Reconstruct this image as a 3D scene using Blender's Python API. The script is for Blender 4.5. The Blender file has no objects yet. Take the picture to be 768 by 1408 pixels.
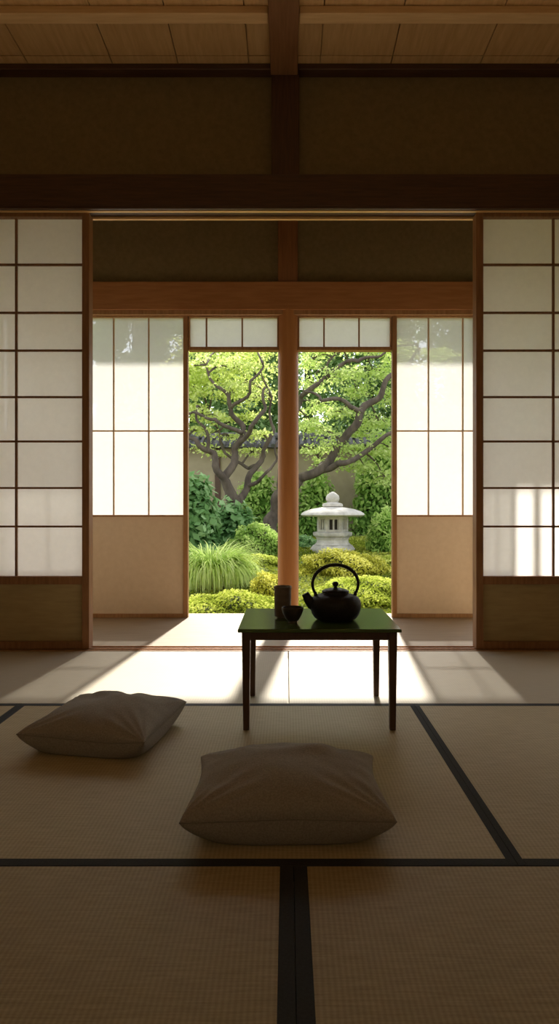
import bpy, bmesh, math, random
import numpy as np
from mathutils import Vector, Matrix
random.seed(7); rng = np.random.default_rng(7)
S = bpy.context.scene
COL = S.collection
F = 850.0; H = 0.7; VX = 395.0; VY = 700.0
def X(px, Y): return (px-VX)*Y/F
def Z(py, Y): return H+(VY-py)*Y/F
def P(px, py, Y): return Vector((X(px, Y), Y, Z(py, Y)))

# ------------------------------------------------------------------ materials
def new_mat(name):
    m = bpy.data.materials.new(name); m.use_nodes = True
    nt = m.node_tree; nt.nodes.clear()
    out = nt.nodes.new('ShaderNodeOutputMaterial')
    return m, nt, out
def ramp(nt, fac, cols):
    r = nt.nodes.new('ShaderNodeValToRGB')
    els = r.color_ramp.elements
    while len(els) < len(cols): els.new(0.5)
    for e, (p, c) in zip(els, cols):
        e.position = p; e.color = (*c, 1)
    nt.links.new(fac, r.inputs[0]); return r.outputs[0]
def noise(nt, vec, scale, detail=4, rough=0.55):
    n = nt.nodes.new('ShaderNodeTexNoise'); n.inputs['Scale'].default_value = scale
    n.inputs['Detail'].default_value = detail; n.inputs['Roughness'].default_value = rough
    nt.links.new(vec, n.inputs['Vector']); return n.outputs[0]
def mapping(nt, scale=(1,1,1), rot=(0,0,0)):
    tc = nt.nodes.new('ShaderNodeTexCoord'); mp = nt.nodes.new('ShaderNodeMapping')
    mp.inputs['Scale'].default_value = scale; mp.inputs['Rotation'].default_value = rot
    nt.links.new(tc.outputs['Object'], mp.inputs[0]); return mp.outputs[0]
def bump(nt, h, strength, dist, bsdf):
    b = nt.nodes.new('ShaderNodeBump'); b.inputs['Strength'].default_value = strength
    b.inputs['Distance'].default_value = dist
    nt.links.new(h, b.inputs['Height']); nt.links.new(b.outputs[0], bsdf.inputs['Normal'])
def surf(name, c1, c2, scale=6, stretch=(1,1,1), rough=0.6, bumps=0.0, bdist=0.002, metal=0.0, spec=0.5, detail=5):
    m, nt, out = new_mat(name)
    v = mapping(nt, stretch)
    n = noise(nt, v, scale, detail)
    p = nt.nodes.new('ShaderNodeBsdfPrincipled')
    nt.links.new(ramp(nt, n, [(0.3, c1), (0.7, c2)]), p.inputs['Base Color'])
    p.inputs['Roughness'].default_value = rough; p.inputs['Metallic'].default_value = metal
    p.inputs['Specular IOR Level'].default_value = spec
    if bumps: bump(nt, n, bumps, bdist, p)
    nt.links.new(p.outputs[0], out.inputs[0]); return m
def tatami_mat_material(name, c1, c2, rot):
    m, nt, out = new_mat(name)
    tc = nt.nodes.new('ShaderNodeTexCoord')
    mp = nt.nodes.new('ShaderNodeMapping'); mp.inputs['Rotation'].default_value = (0,0,rot)
    nt.links.new(tc.outputs['Object'], mp.inputs[0]); v = mp.outputs[0]
    def wave(direction, sc, dist):
        w = nt.nodes.new('ShaderNodeTexWave'); w.wave_type = 'BANDS'; w.bands_direction = direction
        w.inputs['Scale'].default_value = sc; w.inputs['Distortion'].default_value = dist
        w.inputs['Detail'].default_value = 2; w.inputs['Detail Scale'].default_value = 3
        nt.links.new(v, w.inputs[0]); return w.outputs['Fac']
    wa = wave('X', 34, 0.9); wb = wave('Y', 62, 2.5)
    mp2 = nt.nodes.new('ShaderNodeMapping'); mp2.inputs['Scale'].default_value = (16, 210, 1)
    nt.links.new(v, mp2.inputs[0])
    n = noise(nt, mp2.outputs[0], 1.0, 3)
    n2 = noise(nt, v, 2.5, 3)
    def math_(op, a, b):
        q = nt.nodes.new('ShaderNodeMath'); q.operation = op
        for i, t in enumerate((a, b)):
            if isinstance(t, (int, float)): q.inputs[i].default_value = t
            else: nt.links.new(t, q.inputs[i])
        return q.outputs[0]
    h = math_('ADD', math_('MULTIPLY', wa, 0.14), math_('MULTIPLY', wb, 0.07))
    f = math_('ADD', math_('ADD', h, math_('MULTIPLY', n, 0.54)), math_('MULTIPLY', n2, 0.25))
    p = nt.nodes.new('ShaderNodeBsdfPrincipled'); p.inputs['Roughness'].default_value = 0.55
    p.inputs['Specular IOR Level'].default_value = 0.4
    nt.links.new(ramp(nt, f, [(0.25, c1), (0.8, c2)]), p.inputs['Base Color'])
    bump(nt, f, 0.45, 0.0012, p)
    nt.links.new(p.outputs[0], out.inputs[0]); return m
def paper_material(name, col, trans, clear):
    m, nt, out = new_mat(name)
    v = mapping(nt, (1,1,1)); n = noise(nt, v, 28, 6, 0.7)
    c = ramp(nt, n, [(0.3, tuple(x*0.95 for x in col)), (0.7, col)])
    d = nt.nodes.new('ShaderNodeBsdfDiffuse'); t = nt.nodes.new('ShaderNodeBsdfTranslucent')
    nt.links.new(c, d.inputs[0]); nt.links.new(c, t.inputs[0])
    mx = nt.nodes.new('ShaderNodeMixShader'); mx.inputs[0].default_value = trans
    nt.links.new(d.outputs[0], mx.inputs[1]); nt.links.new(t.outputs[0], mx.inputs[2])
    tr = nt.nodes.new('ShaderNodeBsdfTransparent')
    m2 = nt.nodes.new('ShaderNodeMixShader'); m2.inputs[0].default_value = clear
    nt.links.new(mx.outputs[0], m2.inputs[1]); nt.links.new(tr.outputs[0], m2.inputs[2])
    nt.links.new(m2.outputs[0], out.inputs[0]); return m
def leaf_material(name, dark, mid, light, trans=0.4):
    m, nt, out = new_mat(name)
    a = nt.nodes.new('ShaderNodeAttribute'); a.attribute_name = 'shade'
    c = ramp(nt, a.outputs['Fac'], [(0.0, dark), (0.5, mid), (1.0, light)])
    d = nt.nodes.new('ShaderNodeBsdfDiffuse'); t = nt.nodes.new('ShaderNodeBsdfTranslucent')
    nt.links.new(c, d.inputs[0]); nt.links.new(c, t.inputs[0])
    mx = nt.nodes.new('ShaderNodeMixShader'); mx.inputs[0].default_value = trans
    nt.links.new(d.outputs[0], mx.inputs[1]); nt.links.new(t.outputs[0], mx.inputs[2])
    nt.links.new(mx.outputs[0], out.inputs[0]); return m

M = {}
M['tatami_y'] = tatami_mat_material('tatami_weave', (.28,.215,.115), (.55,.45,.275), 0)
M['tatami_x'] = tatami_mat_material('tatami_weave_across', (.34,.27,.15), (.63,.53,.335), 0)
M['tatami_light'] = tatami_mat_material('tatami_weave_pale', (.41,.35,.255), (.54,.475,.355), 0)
M['border'] = surf('border_cloth', (.014,.016,.02), (.032,.034,.04), 220, rough=0.85, bumps=0.3, bdist=0.0006)
M['wood_dark'] = surf('dark_wood', (.055,.024,.011), (.10,.045,.02), 7, (1,14,14), 0.5, 0.15)
M['wood_dark_z'] = surf('dark_wood_upright', (.055,.024,.011), (.10,.045,.02), 7, (14,14,1), 0.5, 0.15)
M['wood_red_x'] = surf('red_brown_wood_beam', (.38,.155,.052), (.48,.215,.08), 6, (1,10,10), 0.45, 0.1)
M['wood_red_y'] = surf('red_brown_ceiling_beam', (.20,.09,.034), (.28,.13,.054), 6, (14,1,14), 0.45, 0.12)
M['wood_red_z'] = surf('red_brown_upright', (.22,.085,.03), (.30,.125,.046), 6, (14,14,1), 0.45, 0.12)
M['wood_post'] = surf('post_wood', (.46,.195,.066), (.55,.25,.09), 4, (7,7,0.6), 0.5, 0.05, spec=.3)
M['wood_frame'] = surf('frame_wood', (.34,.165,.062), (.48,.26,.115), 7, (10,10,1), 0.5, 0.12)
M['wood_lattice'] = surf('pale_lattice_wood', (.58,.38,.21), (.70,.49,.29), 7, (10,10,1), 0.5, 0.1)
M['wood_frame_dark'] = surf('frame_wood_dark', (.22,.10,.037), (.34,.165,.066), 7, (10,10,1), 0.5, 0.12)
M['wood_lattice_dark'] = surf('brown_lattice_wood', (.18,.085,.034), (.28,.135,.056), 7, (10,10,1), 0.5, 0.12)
M['ceil_wood'] = surf('ceiling_board_wood', (.58,.35,.145), (.72,.475,.22), 5, (12,1.2,1), 0.55, 0.1)
M['ceil_batten'] = surf('ceiling_batten_wood', (.72,.46,.215), (.84,.58,.30), 5, (1,12,12), 0.5, 0.1)
M['groove_lit'] = surf('lintel_groove_wood_lit', (.72,.43,.17), (.84,.54,.24), 5, (1,12,12), 0.45, 0.05)
M['engawa'] = surf('veranda_boards', (.28,.215,.145), (.37,.295,.21), 4, (1.2,14,1), 0.45, 0.1)
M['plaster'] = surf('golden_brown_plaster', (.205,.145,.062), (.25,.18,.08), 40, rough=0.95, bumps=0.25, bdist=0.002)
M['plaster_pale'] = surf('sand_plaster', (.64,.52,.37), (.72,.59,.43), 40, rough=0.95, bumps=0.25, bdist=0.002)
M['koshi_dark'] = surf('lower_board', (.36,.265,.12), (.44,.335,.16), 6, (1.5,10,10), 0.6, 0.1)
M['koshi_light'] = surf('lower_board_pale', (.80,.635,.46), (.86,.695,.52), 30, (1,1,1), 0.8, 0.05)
M['paper_in'] = paper_material('washi_bright', (.95,.935,.90), 0.41, 0.15)
M['paper_out'] = paper_material('washi_room', (.95,.92,.86), 0.54, 0.02)
M['paper_transom'] = paper_material('washi_transom', (.95,.925,.865), 0.60, 0.0)
M['cushion'] = surf('cushion_linen', (.28,.257,.228), (.385,.358,.32), 260, (1,1,1), 0.9, 0.4, 0.0008, spec=0.2, detail=2)
M['cushion_seam'] = surf('cushion_seam_cord', (.21,.19,.168), (.29,.268,.24), 300, rough=0.9)
M['lacquer'] = surf('green_lacquer', (.06,.11,.032), (.085,.145,.045), 5, (1,8,8), 0.17, 0.02, spec=0.7)
M['table_wood'] = surf('table_dark_wood', (.07,.035,.02), (.115,.058,.032), 7, (10,10,1), 0.42, 0.1)
M['iron'] = surf('cast_iron', (.009,.009,.009), (.02,.018,.017), 150, rough=0.55, bumps=0.5, bdist=0.0015, metal=0.2)
M['iron_smooth'] = surf('forged_iron', (.008,.008,.008), (.018,.016,.015), 40, rough=0.42, metal=0.3)
M['ceramic'] = surf('grey_brown_ceramic', (.10,.075,.058), (.17,.13,.10), 18, (1,1,3), 0.5, 0.2, 0.001)
M['ceramic_black'] = surf('dark_glaze_ceramic', (.04,.032,.026), (.075,.06,.048), 25, rough=0.35, bumps=0.2, bdist=0.001)
M['stone'] = surf('weathered_granite', (.36,.34,.28), (.62,.59,.51), 9, rough=0.95, bumps=0.3, bdist=0.012, detail=8)
M['stone_shade'] = surf('lantern_hollow_shade', (.08,.077,.064), (.12,.115,.098), 10, rough=1)
M['bark'] = surf('tree_bark', (.055,.041,.03), (.15,.117,.085), 9, (1,1,0.4), 0.95, 0.8, 0.03)
M['garden_wall'] = surf('earthen_wall', (.33,.27,.175), (.43,.355,.235), 3, rough=0.95, bumps=0.2, bdist=0.01)
M['roof_tile'] = surf('grey_roof_tile', (.09,.09,.085), (.17,.165,.155), 8, rough=0.9, spec=0.1)
M['ground'] = surf('moss_ground', (.07,.10,.015), (.17,.20,.03), 3.5, rough=1, bumps=1.0, bdist=0.05, detail=10)
M['roof_under'] = surf('eave_boards', (.22,.12,.055), (.32,.18,.08), 5, (10,1,1), 0.6)
M['leaf_tree'] = leaf_material('maple_leaves', (.38,.51,.085), (.67,.77,.23), (.88,.92,.48), 0.62)
M['leaf_tree2'] = leaf_material('leaves_green', (.34,.50,.10), (.60,.74,.23), (.83,.90,.46), 0.62)
M['leaf_shrub'] = leaf_material('leaves_mid', (.16,.31,.06), (.38,.56,.14), (.60,.73,.26), 0.5)
M['leaf_dark'] = leaf_material('leaves_dark', (.13,.235,.07), (.28,.43,.16), (.46,.60,.28), 0.5)
M['leaf_yellow'] = leaf_material('azalea_leaves', (.21,.22,.022), (.54,.53,.07), (.80,.77,.20), 0.35)
M['leaf_moss'] = leaf_material('moss_leaves', (.15,.20,.022), (.43,.51,.065), (.70,.74,.17), 0.3)
M['leaf_ground'] = leaf_material('ground_moss_leaves', (.10,.14,.014), (.28,.33,.036), (.50,.52,.10), 0.3)
M['leaf_broad'] = leaf_material('broad_leaves', (.07,.18,.05), (.21,.39,.14), (.40,.58,.28), 0.42)
M['leaf_fern'] = leaf_material('fern_leaves', (.13,.26,.045), (.36,.55,.12), (.60,.73,.24), 0.48)
M['grass'] = leaf_material('grass_blades', (.17,.30,.04), (.48,.64,.15), (.80,.88,.40), 0.45)
M['core_shade'] = surf('shrub_inner_shade', (.03,.042,.009), (.06,.075,.018), 12, rough=1)

# ------------------------------------------------------------------ mesh helpers
class MB:
    def __init__(s): s.v = []; s.f = []
    def box(s, x0, x1, y0, y1, z0, z1):
        b = len(s.v)
        s.v += [(x0,y0,z0),(x1,y0,z0),(x1,y1,z0),(x0,y1,z0),(x0,y0,z1),(x1,y0,z1),(x1,y1,z1),(x0,y1,z1)]
        s.f += [tuple(b+i for i in q) for q in ((0,3,2,1),(4,5,6,7),(0,1,5,4),(1,2,6,5),(2,3,7,6),(3,0,4,7))]
        return s
    def taper(s, top, bot, z1, z0):   # rects (x0,x1,y0,y1)
        b = len(s.v)
        for (x0,x1,y0,y1), z in ((bot,z0),(top,z1)):
            s.v += [(x0,y0,z),(x1,y0,z),(x1,y1,z),(x0,y1,z)]
        s.f += [tuple(b+i for i in q) for q in ((0,3,2,1),(4,5,6,7),(0,1,5,4),(1,2,6,5),(2,3,7,6),(3,0,4,7))]
        return s
    def quad(s, a, b_, c, d):
        b = len(s.v); s.v += [tuple(a),tuple(b_),tuple(c),tuple(d)]; s.f.append((b,b+1,b+2,b+3)); return s
    def lathe(s, prof, n=32, c=(0,0,0), rot=0.0):
        b = len(s.v); k = len(prof)
        for r, z in prof:
            for i in range(n):
                a = rot+2*math.pi*i/n
                s.v.append((c[0]+r*math.cos(a), c[1]+r*math.sin(a), c[2]+z))
        for j in range(k-1):
            for i in range(n):
                i2 = (i+1) % n
                s.f.append((b+j*n+i, b+j*n+i2, b+(j+1)*n+i2, b+(j+1)*n+i))
        s.f.append(tuple(b+i for i in range(n))[::-1])
        s.f.append(tuple(b+(k-1)*n+i for i in range(n)))
        return s
    def tube(s, pts, radii, n=8, closed=False, flat=1.0):
        pts = [Vector(p) for p in pts]; b = len(s.v); L = len(pts)
        up = Vector((0,0,1)); prev = None
        for j, p in enumerate(pts):
            if closed: t = pts[(j+1)%L]-pts[(j-1)%L]
            else: t = pts[min(j+1,L-1)]-pts[max(j-1,0)]
            t.normalize()
            if prev is None:
                u = t.cross(up)
                if u.length < 0.2: u = t.cross(Vector((0,1,0)))
            else: u = prev-t*prev.dot(t)
            u.normalize(); prev = u; w = t.cross(u)
            r = radii[j] if hasattr(radii, '__len__') else radii
            for i in range(n):
                a = 2*math.pi*i/n
                s.v.append(tuple(p+u*r*math.cos(a)+w*r*flat*math.sin(a)))
        m = L if closed else L-1
        for j in range(m):
            j2 = (j+1) % L
            for i in range(n):
                i2 = (i+1) % n
                s.f.append((b+j*n+i, b+j*n+i2, b+j2*n+i2, b+j2*n+i))
        if not closed:
            s.f.append(tuple(b+i for i in range(n))[::-1]); s.f.append(tuple(b+(L-1)*n+i for i in range(n)))
        return s
    def build(s, name, m, parent=None, org=(0,0,0), smooth=False, bevel=0.0, fix=True):
        org = Vector(org)
        me = bpy.data.meshes.new(name)
        me.from_pydata([tuple(Vector(q)-org) for q in s.v], [], s.f)
        if fix:
            bm = bmesh.new(); bm.from_mesh(me); bmesh.ops.recalc_face_normals(bm, faces=bm.faces); bm.to_mesh(me); bm.free()
        me.materials.append(m)
        o = bpy.data.objects.new(name, me); COL.objects.link(o)
        if parent is not None: o.parent = parent
        else: o.location = org
        if smooth:
            for p in me.polygons: p.use_smooth = True
            if smooth == 'auto':
                md = o.modifiers.new('edges', 'EDGE_SPLIT'); md.split_angle = math.radians(40)
        if bevel:
            md = o.modifiers.new('bevel', 'BEVEL'); md.width = bevel; md.segments = 2; md.limit_method = 'ANGLE'
        return o
def tag(o, label, cat, group=None, kind=None):
    o['label'] = label; o['category'] = cat
    if group: o['group'] = group
    if kind: o['kind'] = kind
    return o
def thing(name, label, cat, loc=(0,0,0), rotz=0, group=None):
    o = bpy.data.objects.new(name, None); COL.objects.link(o)
    o.location = loc; o.rotation_euler = (0,0,rotz); o.empty_display_size = 0.1
    return tag(o, label, cat, group)
def struct(o): o['kind'] = 'structure'; return o

# leaf clouds (numpy)
def leaf_arrays(c, nrm, size, width=0.5):
    n = len(c)
    r = rng.normal(size=(n,3))
    t = r-(r*nrm).sum(1)[:,None]*nrm; t /= np.linalg.norm(t,axis=1)[:,None]+1e-9
    b = np.cross(nrm, t)
    s = size[:,None]
    v = np.stack([c-t*s*.5, c+b*s*width*.5-t*s*.08, c+t*s*.5, c-b*s*width*.5-t*s*.08], 1)
    return v.reshape(-1,3)
def leaf_object(name, verts, shade, m, parent=None, org=(0,0,0)):
    n = len(verts)//4
    me = bpy.data.meshes.new(name)
    vv = verts-np.array(org)
    me.vertices.add(n*4); me.vertices.foreach_set('co', vv.astype(np.float32).ravel())
    me.loops.add(n*4); me.loops.foreach_set('vertex_index', np.arange(n*4, dtype=np.int32))
    me.polygons.add(n); me.polygons.foreach_set('loop_start', (np.arange(n)*4).astype(np.int32))
    me.update(calc_edges=True); me.validate()
    at = me.attributes.new('shade', 'FLOAT', 'POINT'); at.data.foreach_set('value', np.repeat(shade,4).astype(np.float32))
    me.materials.append(m)
    o = bpy.data.objects.new(name, me); COL.objects.link(o)
    if parent is not None: o.parent = parent
    else: o.location = org
    return o
def unit(v): return v/(np.linalg.norm(v,axis=1)[:,None]+1e-9)

# ------------------------------------------------------------------ room shell
WL, WR = -2.45, 2.45
CZ = 2.90
struct(MB().box(WL,WR,-1.7,3.045,-0.12,-0.031).build('floor', M['tatami_light']))
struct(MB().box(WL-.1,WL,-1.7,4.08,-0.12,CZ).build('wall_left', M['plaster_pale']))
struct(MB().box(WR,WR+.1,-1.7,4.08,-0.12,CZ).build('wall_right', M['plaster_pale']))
struct(MB().box(WL-.1,WR+.1,-1.8,-1.7,-0.12,CZ).build('wall_back', M['plaster_pale']))
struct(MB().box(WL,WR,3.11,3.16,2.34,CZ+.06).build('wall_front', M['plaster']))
mb = MB()
seams = [WL,-2.05,-1.68,-1.28,-.864,-.54,-.19,.16,.51,.95,1.32,1.70,2.08,WR]
ys = [-1.7,-.9,-.1,.7,1.5,2.25,3.0,3.11]
for a, b in zip(seams[:-1], seams[1:]):
    for c, d in zip(ys[:-1], ys[1:]):
        mb.box(a+.0025,b-.0025,c+.002,d-.002,CZ,CZ+.02)
mb.box(WL-.1,WR+.1,-1.8,3.16,CZ+.021,CZ+.06)
struct(mb.build('ceiling', M['ceil_wood']))
tn = [0]
def trim(mb, m, bevel=0.004, smooth=False):
    tn[0] += 1
    return struct(mb.build('trim_%d' % tn[0], m, bevel=bevel, smooth=smooth))
for y in (-1.2,-.4,.4,1.2,2.0,2.70):
    trim(MB().box(WL,-.085,y,y+.06,CZ-.035,CZ), M['ceil_batten'])
    trim(MB().box(.052,WR,y,y+.06,CZ-.035,CZ), M['ceil_batten'])
trim(MB().box(-.083,.050,-1.7,3.05,CZ-.06,CZ), M['wood_red_y'])                 # long ceiling beam
trim(MB().box(WL,WR,3.05,3.11,CZ-.03,CZ), M['wood_dark'])                       # cornice
trim(MB().box(-.079,.058,3.05,3.11,2.35,CZ-.03), M['wood_dark_z'])              # post above lintel
mb = MB().box(WL,WR,3.035,3.165,2.19,2.345)
mb.box(WL,WR,3.036,3.056,2.176,2.19).box(WL,WR,3.09,3.102,2.181,2.19)
trim(mb, M['wood_dark'], 0.002)                                                 # lintel
mb = MB()
for y in (3.062,3.145): mb.box(WL,WR,y,y+.018,2.176,2.1895)
trim(mb, M['groove_lit'], 0.001)                                                    # sliding groove ribs, bounced light painted in as a paler wood colour
mb = MB().box(WL,WR,3.048,3.16,-.06,-.004)
for y in (3.05,3.095,3.145): mb.box(WL,WR,y,y+.012,-.004,.003)
trim(mb, M['wood_frame'], 0.0015)                                               # threshold
struct(MB().box(WL,WR,3.162,4.16,-.10,-.002).build('floor_veranda', M['engawa']))
YI = 4.02
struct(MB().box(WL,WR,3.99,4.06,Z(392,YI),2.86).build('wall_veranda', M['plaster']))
trim(MB().box(WL,WR,3.955,4.07,Z(430,YI),Z(392,YI)), M['wood_red_x'])           # veranda beam
trim(MB().box(WL,WR,3.965,4.065,Z(436,YI),Z(430,YI)), M['wood_frame'], .002)
trim(MB().box(X(382,4),X(409,4),3.962,3.99,Z(392,YI),2.86), M['wood_red_z'])
def slab(pts, t):
    m_ = MB(); (y0,z0),(y1,z1) = pts
    for (y,z) in ((y0,z0),(y1,z1),(y1,z1+t),(y0,z0+t)):
        m_.v += [(WL-.6,y,z),(WR+.6,y,z)]
    m_.f += [(0,1,3,2),(2,3,5,4),(4,5,7,6),(6,7,1,0),(0,2,4,6),(1,7,5,3)]
    return m_
struct(slab([(3.16,2.86),(5.0,2.56)], .06).build('ceiling_veranda', M['roof_under']))
for x, hw in ((-1.90,.04),(1.335,.016),(1.90,.04)):  # slim unseen upright is added to throw a bar shadow on the right screen
    trim(MB().box(x-hw,x+hw,3.975,4.065,-.002,Z(436,YI)), M['wood_frame'])

# ------------------------------------------------------------------ shoji
def shoji(label, x0, x1, y0, y1, ztop, zbot, inner, stl, str_, vb, hb, zp, rail, brail, trail, m_frame, m_lat, m_panel, m_paper, bar, group):
    cx = (x0+x1)/2
    t = thing('shoji_screen', label, 'sliding screen', (cx,(y0+y1)/2,zbot), 0, group)
    o = t.location.copy()
    fr = MB()
    fr.box(x0,x0+stl,y0,y1,zbot,ztop).box(x1-str_,x1,y0,y1,zbot,ztop)
    fr.box(x0+stl,x1-str_,y0+.003,y1-.003,ztop-trail,ztop)
    fr.box(x0+stl,x1-str_,y0+.003,y1-.003,zp-rail,zp)
    fr.box(x0+stl,x1-str_,y0+.003,y1-.003,zbot,zbot+brail)
    fr.build('frame', m_frame, t, o, bevel=.002)
    ym = (y0+y1)/2
    la = MB()
    for x in vb: la.box(x-bar/2,x+bar/2,ym-.010,ym+.002,zp,ztop-trail)
    for z in hb: la.box(x0+stl,x1-str_,ym-.011,ym+.001,z-bar/2,z+bar/2)
    la.build('lattice', m_lat, t, o)
    MB().quad((x0+stl,ym+.004,zp),(x1-str_,ym+.004,zp),(x1-str_,ym+.004,ztop-trail),(x0+stl,ym+.004,ztop-trail)).build('paper', m_paper, t, o)
    MB().box(x0+stl,x1-str_,ym-.006,ym+.006,zbot+brail,zp-rail).build('lower_panel', m_panel, t, o)
    return t
YO = 3.1
hbo = [Z(p,YO) for p in (364,430,482,546,607,671,724)]
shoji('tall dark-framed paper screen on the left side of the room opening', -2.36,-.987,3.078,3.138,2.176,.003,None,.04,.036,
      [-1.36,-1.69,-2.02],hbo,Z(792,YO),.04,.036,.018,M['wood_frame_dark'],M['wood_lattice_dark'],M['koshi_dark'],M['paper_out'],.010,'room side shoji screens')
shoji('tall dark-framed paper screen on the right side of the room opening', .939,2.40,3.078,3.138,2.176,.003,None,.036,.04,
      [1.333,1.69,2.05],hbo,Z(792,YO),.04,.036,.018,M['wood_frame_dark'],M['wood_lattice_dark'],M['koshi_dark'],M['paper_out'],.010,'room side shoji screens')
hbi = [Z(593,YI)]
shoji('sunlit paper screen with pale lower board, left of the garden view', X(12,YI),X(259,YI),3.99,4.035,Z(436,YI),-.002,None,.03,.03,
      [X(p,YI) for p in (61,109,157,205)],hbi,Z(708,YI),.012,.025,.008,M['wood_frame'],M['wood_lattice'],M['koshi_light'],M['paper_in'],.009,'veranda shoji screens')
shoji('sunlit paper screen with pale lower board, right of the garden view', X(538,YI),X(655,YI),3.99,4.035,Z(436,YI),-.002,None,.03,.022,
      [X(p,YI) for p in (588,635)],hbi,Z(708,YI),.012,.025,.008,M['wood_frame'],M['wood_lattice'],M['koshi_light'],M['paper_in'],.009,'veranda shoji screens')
def transom(idx, p0, p1, bars):
    x0, x1 = X(p0,YI), X(p1,YI); zt, zb = Z(436,YI), Z(483,YI)
    fr = MB().box(x0,x1,3.99,4.045,zb,zb+.022).box(x0,x1,3.995,4.04,zt-.008,zt)
    fr.box(x0,x0+.010,3.995,4.04,zb+.022,zt-.008).box(x1-.010,x1,3.995,4.04,zb+.022,zt-.008)
    o = struct(fr.build('window_%d' % idx, M['wood_frame'], bevel=.002))
    la = MB()
    for b in bars: la.box(X(b,YI)-.005,X(b,YI)+.005,4.004,4.018,zb+.022,zt-.008)
    la.build('lattice', M['wood_frame'], o)
    MB().quad((x0+.01,4.02,zb+.022),(x1-.01,4.02,zb+.022),(x1-.01,4.02,zt-.008),(x0+.01,4.02,zt-.008)).build('paper', M['paper_transom'], o)
transom(1, 259.5, 383, (284,333)); transom(2, 409, 537.5, (445,493))
t = thing('wooden_post', 'round reddish-brown log post between the two garden openings', 'post', (X(396,YI),YI,-.002))
MB().lathe([(.066,0),(.068,.3),(.067,1.2),(.065,Z(421,YI)+.002)],40).build('shaft', M['wood_post'], t, smooth='auto')
MB().lathe([(.085,0),(.088,.01),(.088,.03),(.07,.035)],40).build('base_collar', M['wood_frame'], t, smooth='auto')

# ------------------------------------------------------------------ tatami
def tatami(label, x0, x1, y0, y1, m, sides, bw=.026, bl=None, g=.0004):
    x0 += g; x1 -= g; y0 += g; y1 -= g
    t = thing('tatami_mat', label, 'floor mat', ((x0+x1)/2,(y0+y1)/2,-.031), 0, 'tatami mats')
    o = t.location.copy()
    bs = bl if bl else bw
    a0 = x0+(bs if 'L' in sides else 0); a1 = x1-(bs if 'R' in sides else 0)
    c0 = y0+(bw if 'F' in sides else 0); c1 = y1-(bw if 'B' in sides else 0)
    MB().box(a0,a1,c0,c1,-.031,0).build('woven_surface', m, t, o, bevel=.001)
    if 'L' in sides: MB().box(x0,a0,y0,y1,-.031,.0008).build('cloth_border', M['border'], t, o, bevel=.0008)
    if 'R' in sides: MB().box(a1,x1,y0,y1,-.031,.0008).build('cloth_border', M['border'], t, o, bevel=.0008)
    if 'F' in sides: MB().box(a0,a1,y0,c0,-.031,.0008).build('cloth_border', M['border'], t, o, bevel=.0008)
    if 'B' in sides: MB().box(a0,a1,c1,y1,-.031,.0008).build('cloth_border', M['border'], t, o, bevel=.0008)
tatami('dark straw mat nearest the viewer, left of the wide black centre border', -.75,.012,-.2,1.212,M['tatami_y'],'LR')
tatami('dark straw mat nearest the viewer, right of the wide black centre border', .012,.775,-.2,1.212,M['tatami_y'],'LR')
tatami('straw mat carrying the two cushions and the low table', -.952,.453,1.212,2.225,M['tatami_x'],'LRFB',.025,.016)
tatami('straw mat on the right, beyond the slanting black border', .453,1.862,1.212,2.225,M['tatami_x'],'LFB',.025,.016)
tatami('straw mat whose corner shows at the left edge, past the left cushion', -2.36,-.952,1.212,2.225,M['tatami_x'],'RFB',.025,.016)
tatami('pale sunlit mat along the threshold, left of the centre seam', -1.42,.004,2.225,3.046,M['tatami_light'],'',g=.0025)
tatami('pale sunlit mat along the threshold, right of the centre seam', .004,1.43,2.225,3.046,M['tatami_light'],'',g=.0025)

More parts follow.
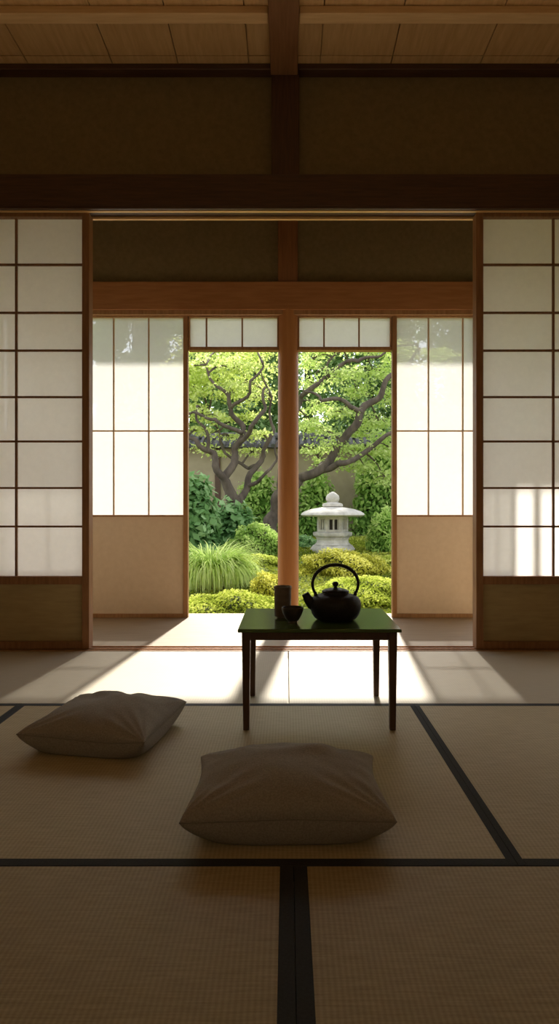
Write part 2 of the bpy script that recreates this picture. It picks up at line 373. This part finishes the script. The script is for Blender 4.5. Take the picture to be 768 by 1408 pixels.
# ------------------------------------------------------------------ cushions
def cushion(label, x, y, a, b, T, rz, seed, zc=.046):
    t = thing('floor_cushion', label, 'cushion', (x,y,.001), rz, 'floor cushions')
    N = 64; r = random.Random(seed); ph = [r.uniform(0,6) for _ in range(8)]
    folds = [(r.uniform(0,6.28), r.uniform(.15,.8), r.uniform(.08,.18), r.uniform(.003,.006)*r.choice((-1,1))) for _ in range(12)]
    def edge(u, v):
        px = a*u*(1-.08*(1-v*v)); py = b*v*(1-.08*(1-u*u)); return px, py
    def zr(u, v):
        return zc-.006*(1-u*u*v*v)+.003*math.sin(3*u+ph[0])*abs(v)**3+.003*math.sin(3*v+ph[1])*abs(u)**3
    me = MB()
    idx = {}
    for side in (0, 1):
        for i in range(N+1):
            for j in range(N+1):
                u = math.sin(math.pi/2*(-1+2*i/N)); v = math.sin(math.pi/2*(-1+2*j/N))
                if side == 1 and (i in (0,N) or j in (0,N)):
                    idx[(1,i,j)] = idx[(0,i,j)]; continue
                px, py = edge(u, v)
                q0 = max(0,(1-u*u)*(1-v*v))
                h = q0**.43
                ht = q0**.45
                rim = (abs(u)**4+abs(v)**4)
                cor = (abs(u)*abs(v))**1.2            # creases fan out of the four corners
                wr = .008*math.sin(22*math.atan2(abs(v)-1.05,abs(u)-1.05)+ph[2])*h*cor+.004*math.sin(14*math.atan2(v,u)+ph[4])*h*min(1,rim)+.003*math.sin(5*u+4*v+ph[3])*h
                for (an, off, wd, am) in folds:
                    q = u*math.cos(an)+v*math.sin(an)-off
                    wr += am*math.exp(-(q/wd)**2)*h*(.5+.5*math.sin(2.2*(-u*math.sin(an)+v*math.cos(an))+an))
                sw = 1+.065*h*(abs(u)**6+abs(v)**6)
                px, py = px*sw, py*sw
                if side == 0:
                    z = zr(u,v)+T*.64*ht+wr
                else:
                    z = max(0.0, zr(u,v)-.12*h)
                idx[(side,i,j)] = len(me.v); me.v.append((px,py,z))
    for side in (0,1):
        for i in range(N):
            for j in range(N):
                q = (idx[(side,i,j)],idx[(side,i+1,j)],idx[(side,i+1,j+1)],idx[(side,i,j+1)])
                me.f.append(q if side == 0 else q[::-1])
    me.build('cover', M['cushion'], t, smooth=True)
    pts = []
    K = 26
    for s in range(4):
        for k in range(K):
            w = -1+2*k/K
            u, v = ((w,-1),(1,w),(-w,1),(-1,-w))[s]
            px, py = edge(u,v); pts.append((px,py,zr(u,v)))
    MB().tube(pts, .0015, 6, closed=True).build('seam', M['cushion_seam'], t, smooth=True)
cushion('taupe linen floor cushion nearest the viewer, centred in front of the table', .0,1.425,.221,.168,.116,math.radians(.5),3,.064)
cushion('taupe linen floor cushion on the left, turned at an angle', -.551,1.90,.190,.181,.108,math.radians(-9),5,.056)

# ------------------------------------------------------------------ table
TX0, TX1, TY0, TY1, TZ = -.156,.358,1.935,2.345,.3236
t = thing('low_table', 'low table with a glossy green top on four slim dark legs', 'table', ((TX0+TX1)/2,(TY0+TY1)/2,.001))
o = t.location.copy()
MB().box(TX0,TX1,TY0,TY1,TZ-.011,TZ).build('tabletop', M['lacquer'], t, o, bevel=.003)
ap = MB()
zt, zb = TZ-.011, TZ-.038
ap.box(TX0+.018,TX1-.018,TY0+.018,TY0+.032,zb,zt).box(TX0+.018,TX1-.018,TY1-.032,TY1-.018,zb,zt)
ap.box(TX0+.018,TX0+.032,TY0+.032,TY1-.032,zb,zt).box(TX1-.032,TX1-.018,TY0+.032,TY1-.032,zb,zt)
ap.build('apron', M['table_wood'], t, o, bevel=.0015)
for sx in (0,1):
    for sy in (0,1):
        w, w2 = .027, .019
        x = TX0+.012 if sx == 0 else TX1-.012-w
        y = TY0+.012 if sy == 0 else TY1-.012-w
        xb = x+.004 if sx == 0 else x+w-w2-.004; yb = y+.004 if sy == 0 else y+w-w2-.004
        MB().taper((x,x+w,y,y+w),(xb,xb+w2,yb,yb+w2),zt,.001).build('leg', M['table_wood'], t, o, bevel=.002)

# ------------------------------------------------------------------ tea ware
TZ1 = TZ+.0006
t = thing('tea_kettle', 'black cast iron kettle with a tall arched handle on the green table', 'kettle', (.163,2.105,TZ1), math.radians(4))
body = [(.056,0),(.064,.002),(.072,.008),(.081,.022),(.0855,.038),(.087,.053),(.085,.065),(.078,.076),(.064,.084),(.050,.088),(.046,.089),(.045,.093)]
MB().lathe(body,56).build('body', M['iron'], t, smooth='auto')
lid = MB().lathe([(.0455,.0935),(.047,.095),(.046,.098),(.036,.103),(.020,.107),(.008,.1085)],40).build('lid', M['iron_smooth'], t, smooth=True)
MB().lathe([(.006,.1075),(.005,.112),(.009,.116),(.0115,.121),(.010,.126),(.004,.129)],20).build('knob', M['iron_smooth'], lid, smooth=True)
sp = [(-.066,0,.050),(-.082,0,.058),(-.092,0,.068),(-.098,0,.079),(-.103,0,.089)]
MB().tube(sp,[.025,.021,.0165,.0135,.0125],16).build('spout', M['iron'], t, smooth=True)
hp = []
for k in range(33):
    a = math.radians(-28)+math.radians(236)*k/32
    hp.append((.0785*math.cos(a), 0, .121+.065*math.sin(a)))
hd = MB().tube(hp,[.0046+.0014*math.sin(math.pi*k/32) for k in range(33)],12)
hd.build('handle', M['iron_smooth'], t, smooth=True)
for s in (-1,1):
    MB().tube([(s*.064,0,.076),(s*.068,0,.086),(s*.0695,0,.095)],[.010,.009,.0065],12,flat=.7).build('handle_lug', M['iron_smooth'], t, smooth=True)
def cup_prof(r0, r1, h, w, foot):
    pr = [(r0*.7,0),(r0*.72,foot),(r0,foot+.002)]
    for k in range(1,9):
        q = k/8; pr.append((r0+(r1-r0)*math.sin(q*math.pi/2) if r1 > r0*1.2 else r0+(r1-r0)*q, foot+.002+(h-foot-.002)*q))
    inner = [(max(r-w,.002), z) for r, z in pr[::-1]][:-2]
    inner.append((.002, foot+w+.002))
    pr.append((r1-w*.5,h+.0012))
    return pr+inner
t = thing('tea_cup', 'tall grey-brown cylindrical tea cup at the back left of the table', 'cup', (X(388.5,2.14),2.14,TZ1))
MB().lathe(cup_prof(.0285,.0295,.108,.004,.004),40).build('body', M['ceramic'], t, smooth='auto')
MB().lathe([(.0302,.099),(.0312,.103),(.0312,.1075),(.0300,.1095),(.0262,.1095),(.0262,.1)],40).build('rim', M['ceramic'], t, smooth='auto')
t = thing('tea_bowl', 'small dark round tea bowl in front of the tall cup', 'bowl', (X(402,2.05),2.05,TZ1))
MB().lathe(cup_prof(.020,.0365,.050,.0035,.006),40).build('body', M['ceramic_black'], t, smooth='auto')
MB().lathe([(.015,0),(.016,.006),(.012,.007),(.011,0)],32).build('foot', M['ceramic'], t, smooth='auto')

# ------------------------------------------------------------------ garden
def sst(a, b, x):
    q = min(1,max(0,(x-a)/(b-a))); return q*q*(3-2*q)
def gz(x, y):
    return -.42+.48*sst(5.2,9.6,y)+.15*sst(10,16,y)+.03*math.sin(1.7*x+.6)*math.sin(1.3*y)
mb = MB(); NX, NY = 60, 60
for j in range(NY+1):
    for i in range(NX+1):
        x = -9+18*i/NX; y = 4.2+21*j/NY
        mb.v.append((x,y,gz(x,y)))
for j in range(NY):
    for i in range(NX):
        a = j*(NX+1)+i; mb.f.append((a,a+1,a+NX+2,a+NX+1))
ground = struct(mb.build('ground', M['ground'], smooth=True))
n = 46000
gx = rng.uniform(-3.2,3.2,n); gy = 5.2+7.5*rng.uniform(0,1,n)**1.15
gzv = np.array([gz(a,b) for a,b in zip(gx,gy)])+rng.uniform(.0,.03,n)
mo = leaf_object('moss', leaf_arrays(np.stack([gx,gy,gzv],1), unit(rng.normal(size=(n,3))*.6+np.array([0,-.2,.8])), .05*rng.uniform(.6,1.3,n), .6),
    np.clip(.5+.3*np.sin(2.3*gx+1)*np.sin(1.9*gy)+rng.normal(0,.2,n),0,1), M['leaf_ground'], ground)
mo['kind'] = 'stuff'

t = thing('garden_wall', 'ochre earthen garden wall with grey tiled coping behind the trees', 'wall', (0,14.3,gz(0,14.3)))
o = t.location.copy()
MB().box(-8,8,14.2,14.4,-.2,2.1).build('wall_body', M['garden_wall'], t, o)
tl = MB()
for k in range(100):
    x = -8+.16*k
    tl.tube([(x,13.85,2.12),(x,14.3,2.36)],.05,8).tube([(x,14.75,2.12),(x,14.3,2.36)],.05,8)
tl.tube([(-8,14.3,2.39),(8,14.3,2.39)],.08,10)
b = len(tl.v)
tl.v += [(-8,13.87,2.09),(8,13.87,2.09),(8,14.3,2.33),(-8,14.3,2.33),(8,14.73,2.09),(-8,14.73,2.09)]
tl.f += [(b,b+1,b+2,b+3),(b+3,b+2,b+4,b+5),(b,b+5,b+4,b+1)]
tl.build('tiled_coping', M['roof_tile'], t, o, fix=False)
pl = MB()
for x in (-6,-3.9,-1.6,.7,3.0,5.2): pl.box(x-.06,x+.06,14.15,14.2,-.1,2.1)
pl.build('timber_posts', M['wood_dark'], t, o)

def bush(name, label, cat, px, Y, rx, ry, top, m, n, leaf, group=None, up=0.0, width=.5, shell=.82, lump=.10):
    x = X(px,Y); zb = gz(x,Y)-.03; rz = Z(top,Y)-zb
    t = thing(name, label, cat, (x,Y,zb), 0, group)
    ph = rng.uniform(0,6,6)
    def rad(d): return 1+lump*np.sin(5*d[:,0]+ph[0])*np.sin(5*d[:,1]+ph[1])+lump*.7*np.sin(9*d[:,2]+7*d[:,0]+ph[2])
    d = unit(rng.normal(size=(n,3))); d[:,2] = np.abs(d[:,2])
    r = rad(d)*rng.uniform(shell,1.05,n)
    c = d*r[:,None]*np.array([rx,ry,rz])
    nr = unit(d/np.array([rx,ry,rz])); nr = unit(nr+rng.normal(size=(n,3))*.55+np.array([0,0,up]))
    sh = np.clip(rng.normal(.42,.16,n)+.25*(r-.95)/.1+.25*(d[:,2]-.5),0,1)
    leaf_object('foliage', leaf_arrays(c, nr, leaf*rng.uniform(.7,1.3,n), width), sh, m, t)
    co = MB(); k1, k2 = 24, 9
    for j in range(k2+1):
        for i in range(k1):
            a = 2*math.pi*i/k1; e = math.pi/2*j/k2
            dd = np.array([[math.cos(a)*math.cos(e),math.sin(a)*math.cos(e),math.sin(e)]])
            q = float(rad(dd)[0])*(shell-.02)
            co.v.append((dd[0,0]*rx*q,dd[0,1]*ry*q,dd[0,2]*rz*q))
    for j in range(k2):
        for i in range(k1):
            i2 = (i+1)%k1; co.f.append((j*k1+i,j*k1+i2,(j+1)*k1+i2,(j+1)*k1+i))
    co.build('inner_shade_core', M['core_shade'], t, smooth=True)  # dark core painted in for the shade between the leaves
    return t
bush('moss_mound','low yellow-green moss mound at the veranda edge, left of the post','shrub',322,6.15,.64,.42,816,M['leaf_moss'],9000,.033)
bush('low_hedge','low yellow-green clipped hedge behind the kettle on the right','shrub',503,6.8,.64,.5,795,M['leaf_moss'],9000,.034)
bush('azalea_bush','spreading golden-green azalea just in front of the stone lantern','shrub',470,8.0,.60,.42,757,M['leaf_yellow'],8500,.036,lump=.13)
bush('azalea_bush','low olive-gold mound between the grass tuft and the post','shrub',371,6.75,.24,.22,788,M['leaf_yellow'],3500,.034)
bush('clipped_shrub','small flat-topped clipped shrub behind the golden mound, touching the post','shrub',356,8.4,.38,.26,763,M['leaf_moss'],3800,.038)
bush('round_shrub','round green clipped shrub left of the post, under the left tree','shrub',352,9.15,.43,.32,723,M['leaf_fern'],5000,.046,lump=.13)
bush('low_shrub','low dark green shrub between the post and the stone lantern','shrub',417,10.2,.28,.3,738,M['leaf_broad'],1800,.06)
bush('moss_mound','little moss mound right of the azalea, at the frame of the right screen','shrub',546,8.6,.26,.28,764,M['leaf_moss'],2500,.038)
bush('fern_clump','bright green ferny clump at the right edge of the garden view','fern',529,9.4,.27,.3,700,M['leaf_fern'],2400,.09,width=.3,shell=.6)
bush('broadleaf_shrub','tall broad-leaved dark green shrub at the left edge of the garden view','shrub',268,8.9,.36,.32,652,M['leaf_broad'],1700,.14,up=.4,width=.6,shell=.6)
bush('broadleaf_shrub','lower broad-leaved shrub at the foot of the left tree','shrub',320,10.0,.44,.30,690,M['leaf_broad'],1700,.13,up=.4,width=.6,shell=.6)
bush('tall_shrub','tall mid-green shrub behind the lantern on the right','shrub',526,13.4,.70,.33,600,M['leaf_shrub'],4500,.12,up=.3,width=.5,shell=.6)
bush('wall_shrub','loose green shrub against the garden wall, right behind the lantern','shrub',436,13.35,.56,.36,646,M['leaf_shrub'],2800,.11,up=.3,width=.5,shell=.6)
bush('wall_shrub','loose green shrub against the garden wall, left of the post','shrub',358,13.35,.54,.36,646,M['leaf_shrub'],2800,.11,up=.3,width=.5,shell=.6)

# ornamental grass
gxx = X(288,7.45)
t = thing('ornamental_grass', 'bright green mound of arching grass blades on the left', 'grass', (gxx,7.45,gz(gxx,7.45)-.02))
vs = []; sh = []
for k in range(3200):
    a = random.uniform(0,2*math.pi); r0 = .24*math.sqrt(random.random())
    L = random.uniform(.36,.82); lean = random.uniform(.6,1.8); w = random.uniform(.007,.013)
    base = Vector((r0*math.cos(a),r0*math.sin(a),0)); a += random.gauss(0,.5)
    dirr = Vector((math.cos(a),math.sin(a)*.85,0)); side = Vector((-dirr.y,dirr.x,0))
    prev = base; pw = w; s_ = random.random()
    ang = math.pi/2-lean*.14
    for q in range(6):
        nxt = prev+(dirr*math.cos(ang)+Vector((0,0,1))*math.sin(ang))*L/6
        nw = w*(1-((q+1)/6.2)**2)
        vs += [prev-side*pw, prev+side*pw, nxt+side*nw, nxt-side*nw]; sh.append(min(1,.4*s_+.12*q+.05))
        prev, pw = nxt, nw; ang -= lean*.43
leaf_object('blades', np.array([tuple(v) for v in vs]), np.array(sh), M['grass'], t)

# stone lantern
LY = 9.5; lx = X(457,LY); lz = Z(760,LY)
t = thing('stone_lantern', 'grey stone garden lantern with a wide shallow umbrella-like roof', 'lantern', (lx,LY,lz))
def LZ(py): return Z(py,LY)-lz
def hexa(name, prof, n=6, m='stone', parent=t, bev=.008, rot=0.0, smooth=False):
    return MB().lathe(prof,n,rot=rot).build(name, M[m], parent, bevel=bev, smooth=smooth)
hexa('base', [(.34,-.12),(.35,LZ(755)),(.30,LZ(749))])
hexa('pedestal', [(.285,LZ(749)),(.25,LZ(746)),(.24,LZ(742)),(.26,LZ(739))], 12)
hexa('platform', [(.26,LZ(739)),(.30,LZ(736)),(.305,LZ(732)),(.26,LZ(731))])
fb = hexa('firebox', [(.24,LZ(731)),(.24,LZ(728)),(.12,LZ(728)),(.12,LZ(714)),(.24,LZ(714)),(.235,LZ(709))], m='stone', bev=.004)
ps = MB()
for k in range(6):
    a = k*math.pi/3
    cx, cy = .198*math.cos(a), .198*math.sin(a)
    ps.lathe([(.042,LZ(728)),(.042,LZ(714))],6,(cx,cy,0),rot=a)
    a2 = a+math.pi/6
    mx_, my_ = .178*math.cos(a2), .178*math.sin(a2)
    ps.lathe([(.016,LZ(728)),(.016,LZ(714))],6,(mx_,my_,0),rot=a2)      # mullion in each opening
ps.build('window_posts', M['stone'], fb)
MB().lathe([(.122,LZ(728)),(.122,LZ(714))],12).build('hollow_shade', M['stone_shade'], fb)  # dark cylinder paints the shade inside the hollow firebox
hexa('roof', [(.24,LZ(709)),(.46,LZ(710)),(.490,LZ(708)),(.482,LZ(706)),(.43,LZ(703)),(.33,LZ(700)),(.20,LZ(698)),(.14,LZ(697))], 36, bev=0, smooth='auto')
fn = MB().lathe([(.13,LZ(697.5)),(.16,LZ(696)),(.155,LZ(693)),(.09,LZ(691)),(.08,LZ(690)),(.100,LZ(688)),(.106,LZ(685)),(.09,LZ(681)),(.05,LZ(678)),(.01,LZ(676))],24)
fn.build('finial', M['stone'], t, smooth='auto')

# trees
def catmull(pts, k=5):
    out = []
    p = [pts[0]]+list(pts)+[pts[-1]]
    for i in range(1,len(p)-2):
        for s in range(k):
            q = s/k
            out.append(tuple(.5*((2*p[i][a])+(-p[i-1][a]+p[i+1][a])*q+(2*p[i-1][a]-5*p[i][a]+4*p[i+1][a]-p[i+2][a])*q*q+(-p[i-1][a]+3*p[i][a]-3*p[i+1][a]+p[i+2][a])*q**3) for a in range(len(pts[0]))))
    out.append(tuple(pts[-1])); return out
def tree(name, label, root_px, Y, branches, pads, m, leaf, dens, group=None, thin=.86, wind=.045, back=.35):
    rx_ = X(root_px,Y); base = Vector((rx_,Y,gz(rx_,Y)-.05))
    t = thing(name, label, 'tree', base, 0, group)
    tb = MB(); allp = []
    for br in branches:
        pts = []
        for (px,py,dy,r) in br:
            q = P(px,py,Y+dy)-base if py is not None else Vector((X(px,Y+dy),Y+dy,base.z))-base
            pts.append((q.x,q.y,q.z,r*thin))
        sm = catmull(pts,6)
        ph = random.uniform(0,6)
        pp = []
        for i_, s in enumerate(sm):   # winding limbs
            am = wind*min(1,i_/6)
            pp.append((s[0]+am*math.sin(i_*.75+ph)+random.gauss(0,.006),s[1]+am*math.cos(i_*.6+ph),s[2]+am*.6*math.sin(i_*.9+ph*2)))
        tb.tube(pp,[max(.012,s[3])*random.uniform(.94,1.06) for s in sm],9)
        allp += [(Vector(p),s[3]) for p,s in zip(pp,sm)]
    C = []; NR = []
    for (px,py,rpx,rpy,dy) in pads:
        dy += back
        c = P(px,py,Y+dy)-base; sc = (Y+dy)/F
        near = min(allp, key=lambda q: (q[0]-c).length)
        mid = (near[0]+c)/2+Vector((random.uniform(-.05,.05),random.uniform(-.1,.1),.06))
        tb.tube(catmull([tuple(near[0]),tuple(mid),tuple(c)],4),[.022-.0017*k for k in range(9)],6)
        a, b_ = rpx*sc, rpy*sc
        n = int(dens*rpx*rpy)
        ns = 6
        for s in range(ns):
            oc = np.array(c)+np.array([random.uniform(-.8,.8)*a,random.uniform(-.5,.5)*max(.4,a*.8),random.uniform(-.9,.9)*b_])
            e = Vector(oc)
            tb.tube([tuple(c),tuple((c+e)/2+Vector((0,0,.04))),tuple(e)],[.012,.009,.005],5)
            g = rng.normal(size=(n//ns,3))*np.array([a*.44,max(.22,a*.26),b_*.20])
            g[:,2] -= .22*(g[:,0]**2+g[:,1]**2)
            C.append(oc+g); NR.append(unit(rng.normal(size=(n//ns,3))*.7+np.array([0,-.5,.7])))
    c = np.concatenate(C); nr = np.concatenate(NR); n = len(c)
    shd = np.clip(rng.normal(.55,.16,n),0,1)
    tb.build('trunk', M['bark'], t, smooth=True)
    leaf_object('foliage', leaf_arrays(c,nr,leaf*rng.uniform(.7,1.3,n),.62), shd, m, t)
    return t
tree('garden_tree','spreading tree with forking trunk and bright leaves, left of the post',322,10.6,
 [[(322,None,0,.15),(322,700,0,.115),(312,660,0,.09),(322,625,0,.07),(332,595,0,.06),(318,560,-.1,.045),(296,525,-.2,.03),(275,495,-.2,.015)],
  [(318,690,0,.095),(304,650,-.1,.075),(288,622,-.2,.06),(268,606,-.2,.045),(235,590,-.2,.03),(205,560,-.2,.015)],
  [(322,700,0,.09),(338,668,.2,.07),(352,640,.3,.06),(368,612,.3,.045),(374,580,.3,.03),(370,545,.3,.018)],
  [(326,612,0,.055),(345,590,-.3,.045),(360,565,-.4,.036),(366,535,-.4,.024)],
  [(288,622,-.2,.04),(280,590,-.3,.03),(268,560,-.3,.02)],
  [(332,595,-.1,.045),(300,580,-.3,.036),(280,572,-.4,.028),(255,566,-.4,.018)],
  [(318,560,-.1,.04),(340,540,-.3,.03),(352,515,-.4,.022),(366,495,-.4,.014)],
  [(352,640,.3,.045),(330,640,.5,.035),(300,600,.6,.025),(290,570,.6,.015)],
  [(338,668,.2,.045),(358,660,0,.035),(376,636,-.1,.025),(382,610,-.1,.015)]],
 [(280,498,30,12,0),(322,506,32,10,-.3),(356,500,20,11,.3),(272,535,22,10,.2),(316,540,30,9,-.3),(352,548,20,10,.2),
  (282,572,26,8,-.3),(334,574,26,8,.4),(356,598,18,8,0),(250,510,30,18,0),(225,545,35,16,0),(205,575,30,12,-.2),(268,592,18,6,-.3),
  (300,482,44,12,.3),(350,476,26,12,0),(300,522,34,9,.5),(342,527,24,9,.6),(318,602,22,5,.6),(262,560,20,8,.5),(346,622,18,5,.6),(278,612,18,6,.7),(308,622,20,5,.7)],
 M['leaf_tree'],.066,1.75,'garden trees')
tree('garden_tree','leaning tree with long curving limbs reaching over the lantern',372,11.6,
 [[(372,None,0,.18),(374,710,0,.15),(386,682,0,.125),(412,660,0,.105),(446,640,-.1,.095),(476,600,-.2,.09),(497,568,-.3,.082),(520,543,-.3,.065),(548,508,-.4,.045),(580,480,-.4,.02)],
  [(436,648,0,.08),(462,640,-.3,.068),(492,628,-.4,.056),(534,598,-.5,.042),(575,585,-.5,.028),(610,580,-.5,.012)],
  [(386,682,0,.09),(390,625,.2,.075),(402,572,.2,.062),(416,545,.1,.055),(444,522,0,.048),(476,499,-.1,.042),(500,494,-.2,.034),(526,486,-.2,.025),(570,470,-.2,.012)],
  [(497,568,-.3,.06),(470,552,-.5,.045),(440,548,-.6,.034),(420,535,-.6,.02)],
  [(444,522,0,.035),(452,500,.2,.025),(470,480,.3,.016)]],
 [(432,492,20,10,.2),(466,517,30,8,-.3),(513,508,26,11,.2),(438,556,24,9,.3),(468,566,26,7,-.3),(446,592,32,9,-.3),(430,618,18,8,.2),
  (520,578,24,9,-.3),(505,615,26,9,-.3),(470,615,24,8,-.3),(536,545,22,12,0),(575,500,40,20,0),(600,570,35,16,-.3),(560,600,30,13,-.3),(456,478,38,10,0),(520,470,45,12,0),
  (490,538,26,8,.4),(428,526,16,9,.4),(488,592,26,9,.4),(535,615,20,13,.2),(500,640,26,8,-.3),(528,655,20,10,-.3),(428,580,18,7,.4),(450,634,22,5,.4)],
 M['leaf_tree2'],.069,1.75,'garden trees',back=.3,thin=.88)

# trees beyond the wall
def far_tree(px, Y, top, rx):
    x = X(px,Y); zb = gz(x,Y)-.1; ht = Z(top,Y)-zb
    t = thing('background_tree','dense leafy green tree standing beyond the garden wall','tree',(x,Y,zb),0,'trees beyond the garden wall')
    MB().tube([(0,0,0),(.05,0,ht*.4),(0,.05,ht*.8)],[.22,.16,.06],9).build('trunk', M['bark'], t, smooth=True)
    C = []; NR = []; SH = []
    for k in range(50):
        q = .15+.85*(k+.5)/50; an = k*2.4+random.uniform(-.4,.4); rr = (rx-.45)*(1-.5*max(0,q-.75)/.25)*random.uniform(.5,1)
        c = np.array([rr*math.cos(an),rr*math.sin(an),ht*q*.97]); n = 330
        d = unit(rng.normal(size=(n,3))); C.append(c+d*np.array([.55,.55,.55])*rng.uniform(.5,1,n)[:,None])
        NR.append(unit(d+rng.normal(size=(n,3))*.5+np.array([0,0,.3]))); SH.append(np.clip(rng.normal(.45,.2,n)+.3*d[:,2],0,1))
    c = np.concatenate(C); n = len(c)
    leaf_object('foliage', leaf_arrays(c,np.concatenate(NR),.2*rng.uniform(.6,1.3,n),.4), np.concatenate(SH), M['leaf_dark'], t)
for a in ((185,17,330,1.55),(345,17,330,1.55),(505,17,340,1.55),(665,17,330,1.55),(110,20.8,320,1.8),(265,20.8,330,1.8),(422,20.8,330,1.8),(590,20.8,310,1.9),(740,21,320,1.7)): far_tree(*a)

# ------------------------------------------------------------------ light, world, camera
sun = bpy.data.lights.new('sun','SUN'); sun.energy = 9.6; sun.angle = math.radians(1.6); sun.color = (1,.95,.86)
so = bpy.data.objects.new('sun',sun); COL.objects.link(so); so.rotation_euler = (math.radians(-(90-43)),0,math.radians(-5)); so.location = (0,12,12)
w = bpy.data.worlds.new('world'); S.world = w; w.use_nodes = True
nt = w.node_tree; bg = nt.nodes['Background']
sk = nt.nodes.new('ShaderNodeTexSky'); sk.sky_type = 'NISHITA'; sk.sun_disc = False
sk.sun_elevation = math.radians(43); sk.sun_rotation = 0
mx = nt.nodes.new('ShaderNodeMix'); mx.data_type = 'RGBA'; mx.inputs[0].default_value = .65
nt.links.new(sk.outputs[0], mx.inputs[6]); mx.inputs[7].default_value = (2.22,2.03,1.80,1)
nt.links.new(mx.outputs[2], bg.inputs[0]); bg.inputs[1].default_value = 0.74
lp = bpy.data.lights.new('fill_light','AREA'); lp.shape = 'RECTANGLE'; lp.size = 2.6; lp.size_y = 1.0; lp.energy = 6.0; lp.color = (1,.78,.50)
lo = bpy.data.objects.new('fill_light',lp); COL.objects.link(lo); lo.location = (0,-1.3,1.4); lo.rotation_euler = (math.radians(130),0,0)  # added fill, no real lamp; brightens ceiling and front wall from behind the camera
cam = bpy.data.cameras.new('camera'); co = bpy.data.objects.new('camera',cam); COL.objects.link(co)
cam.sensor_fit = 'HORIZONTAL'; cam.sensor_width = 36; cam.lens = 36*F/768
cam.shift_x = -(VX-384)/768; cam.shift_y = -(704-VY)/768
cam.clip_start = .02
co.location = (0,0,H); co.rotation_euler = (math.pi/2,0,0)
S.camera = co
S.view_settings.view_transform = 'Standard'; S.view_settings.look = 'None'
S.view_settings.exposure = 0; S.view_settings.gamma = 1
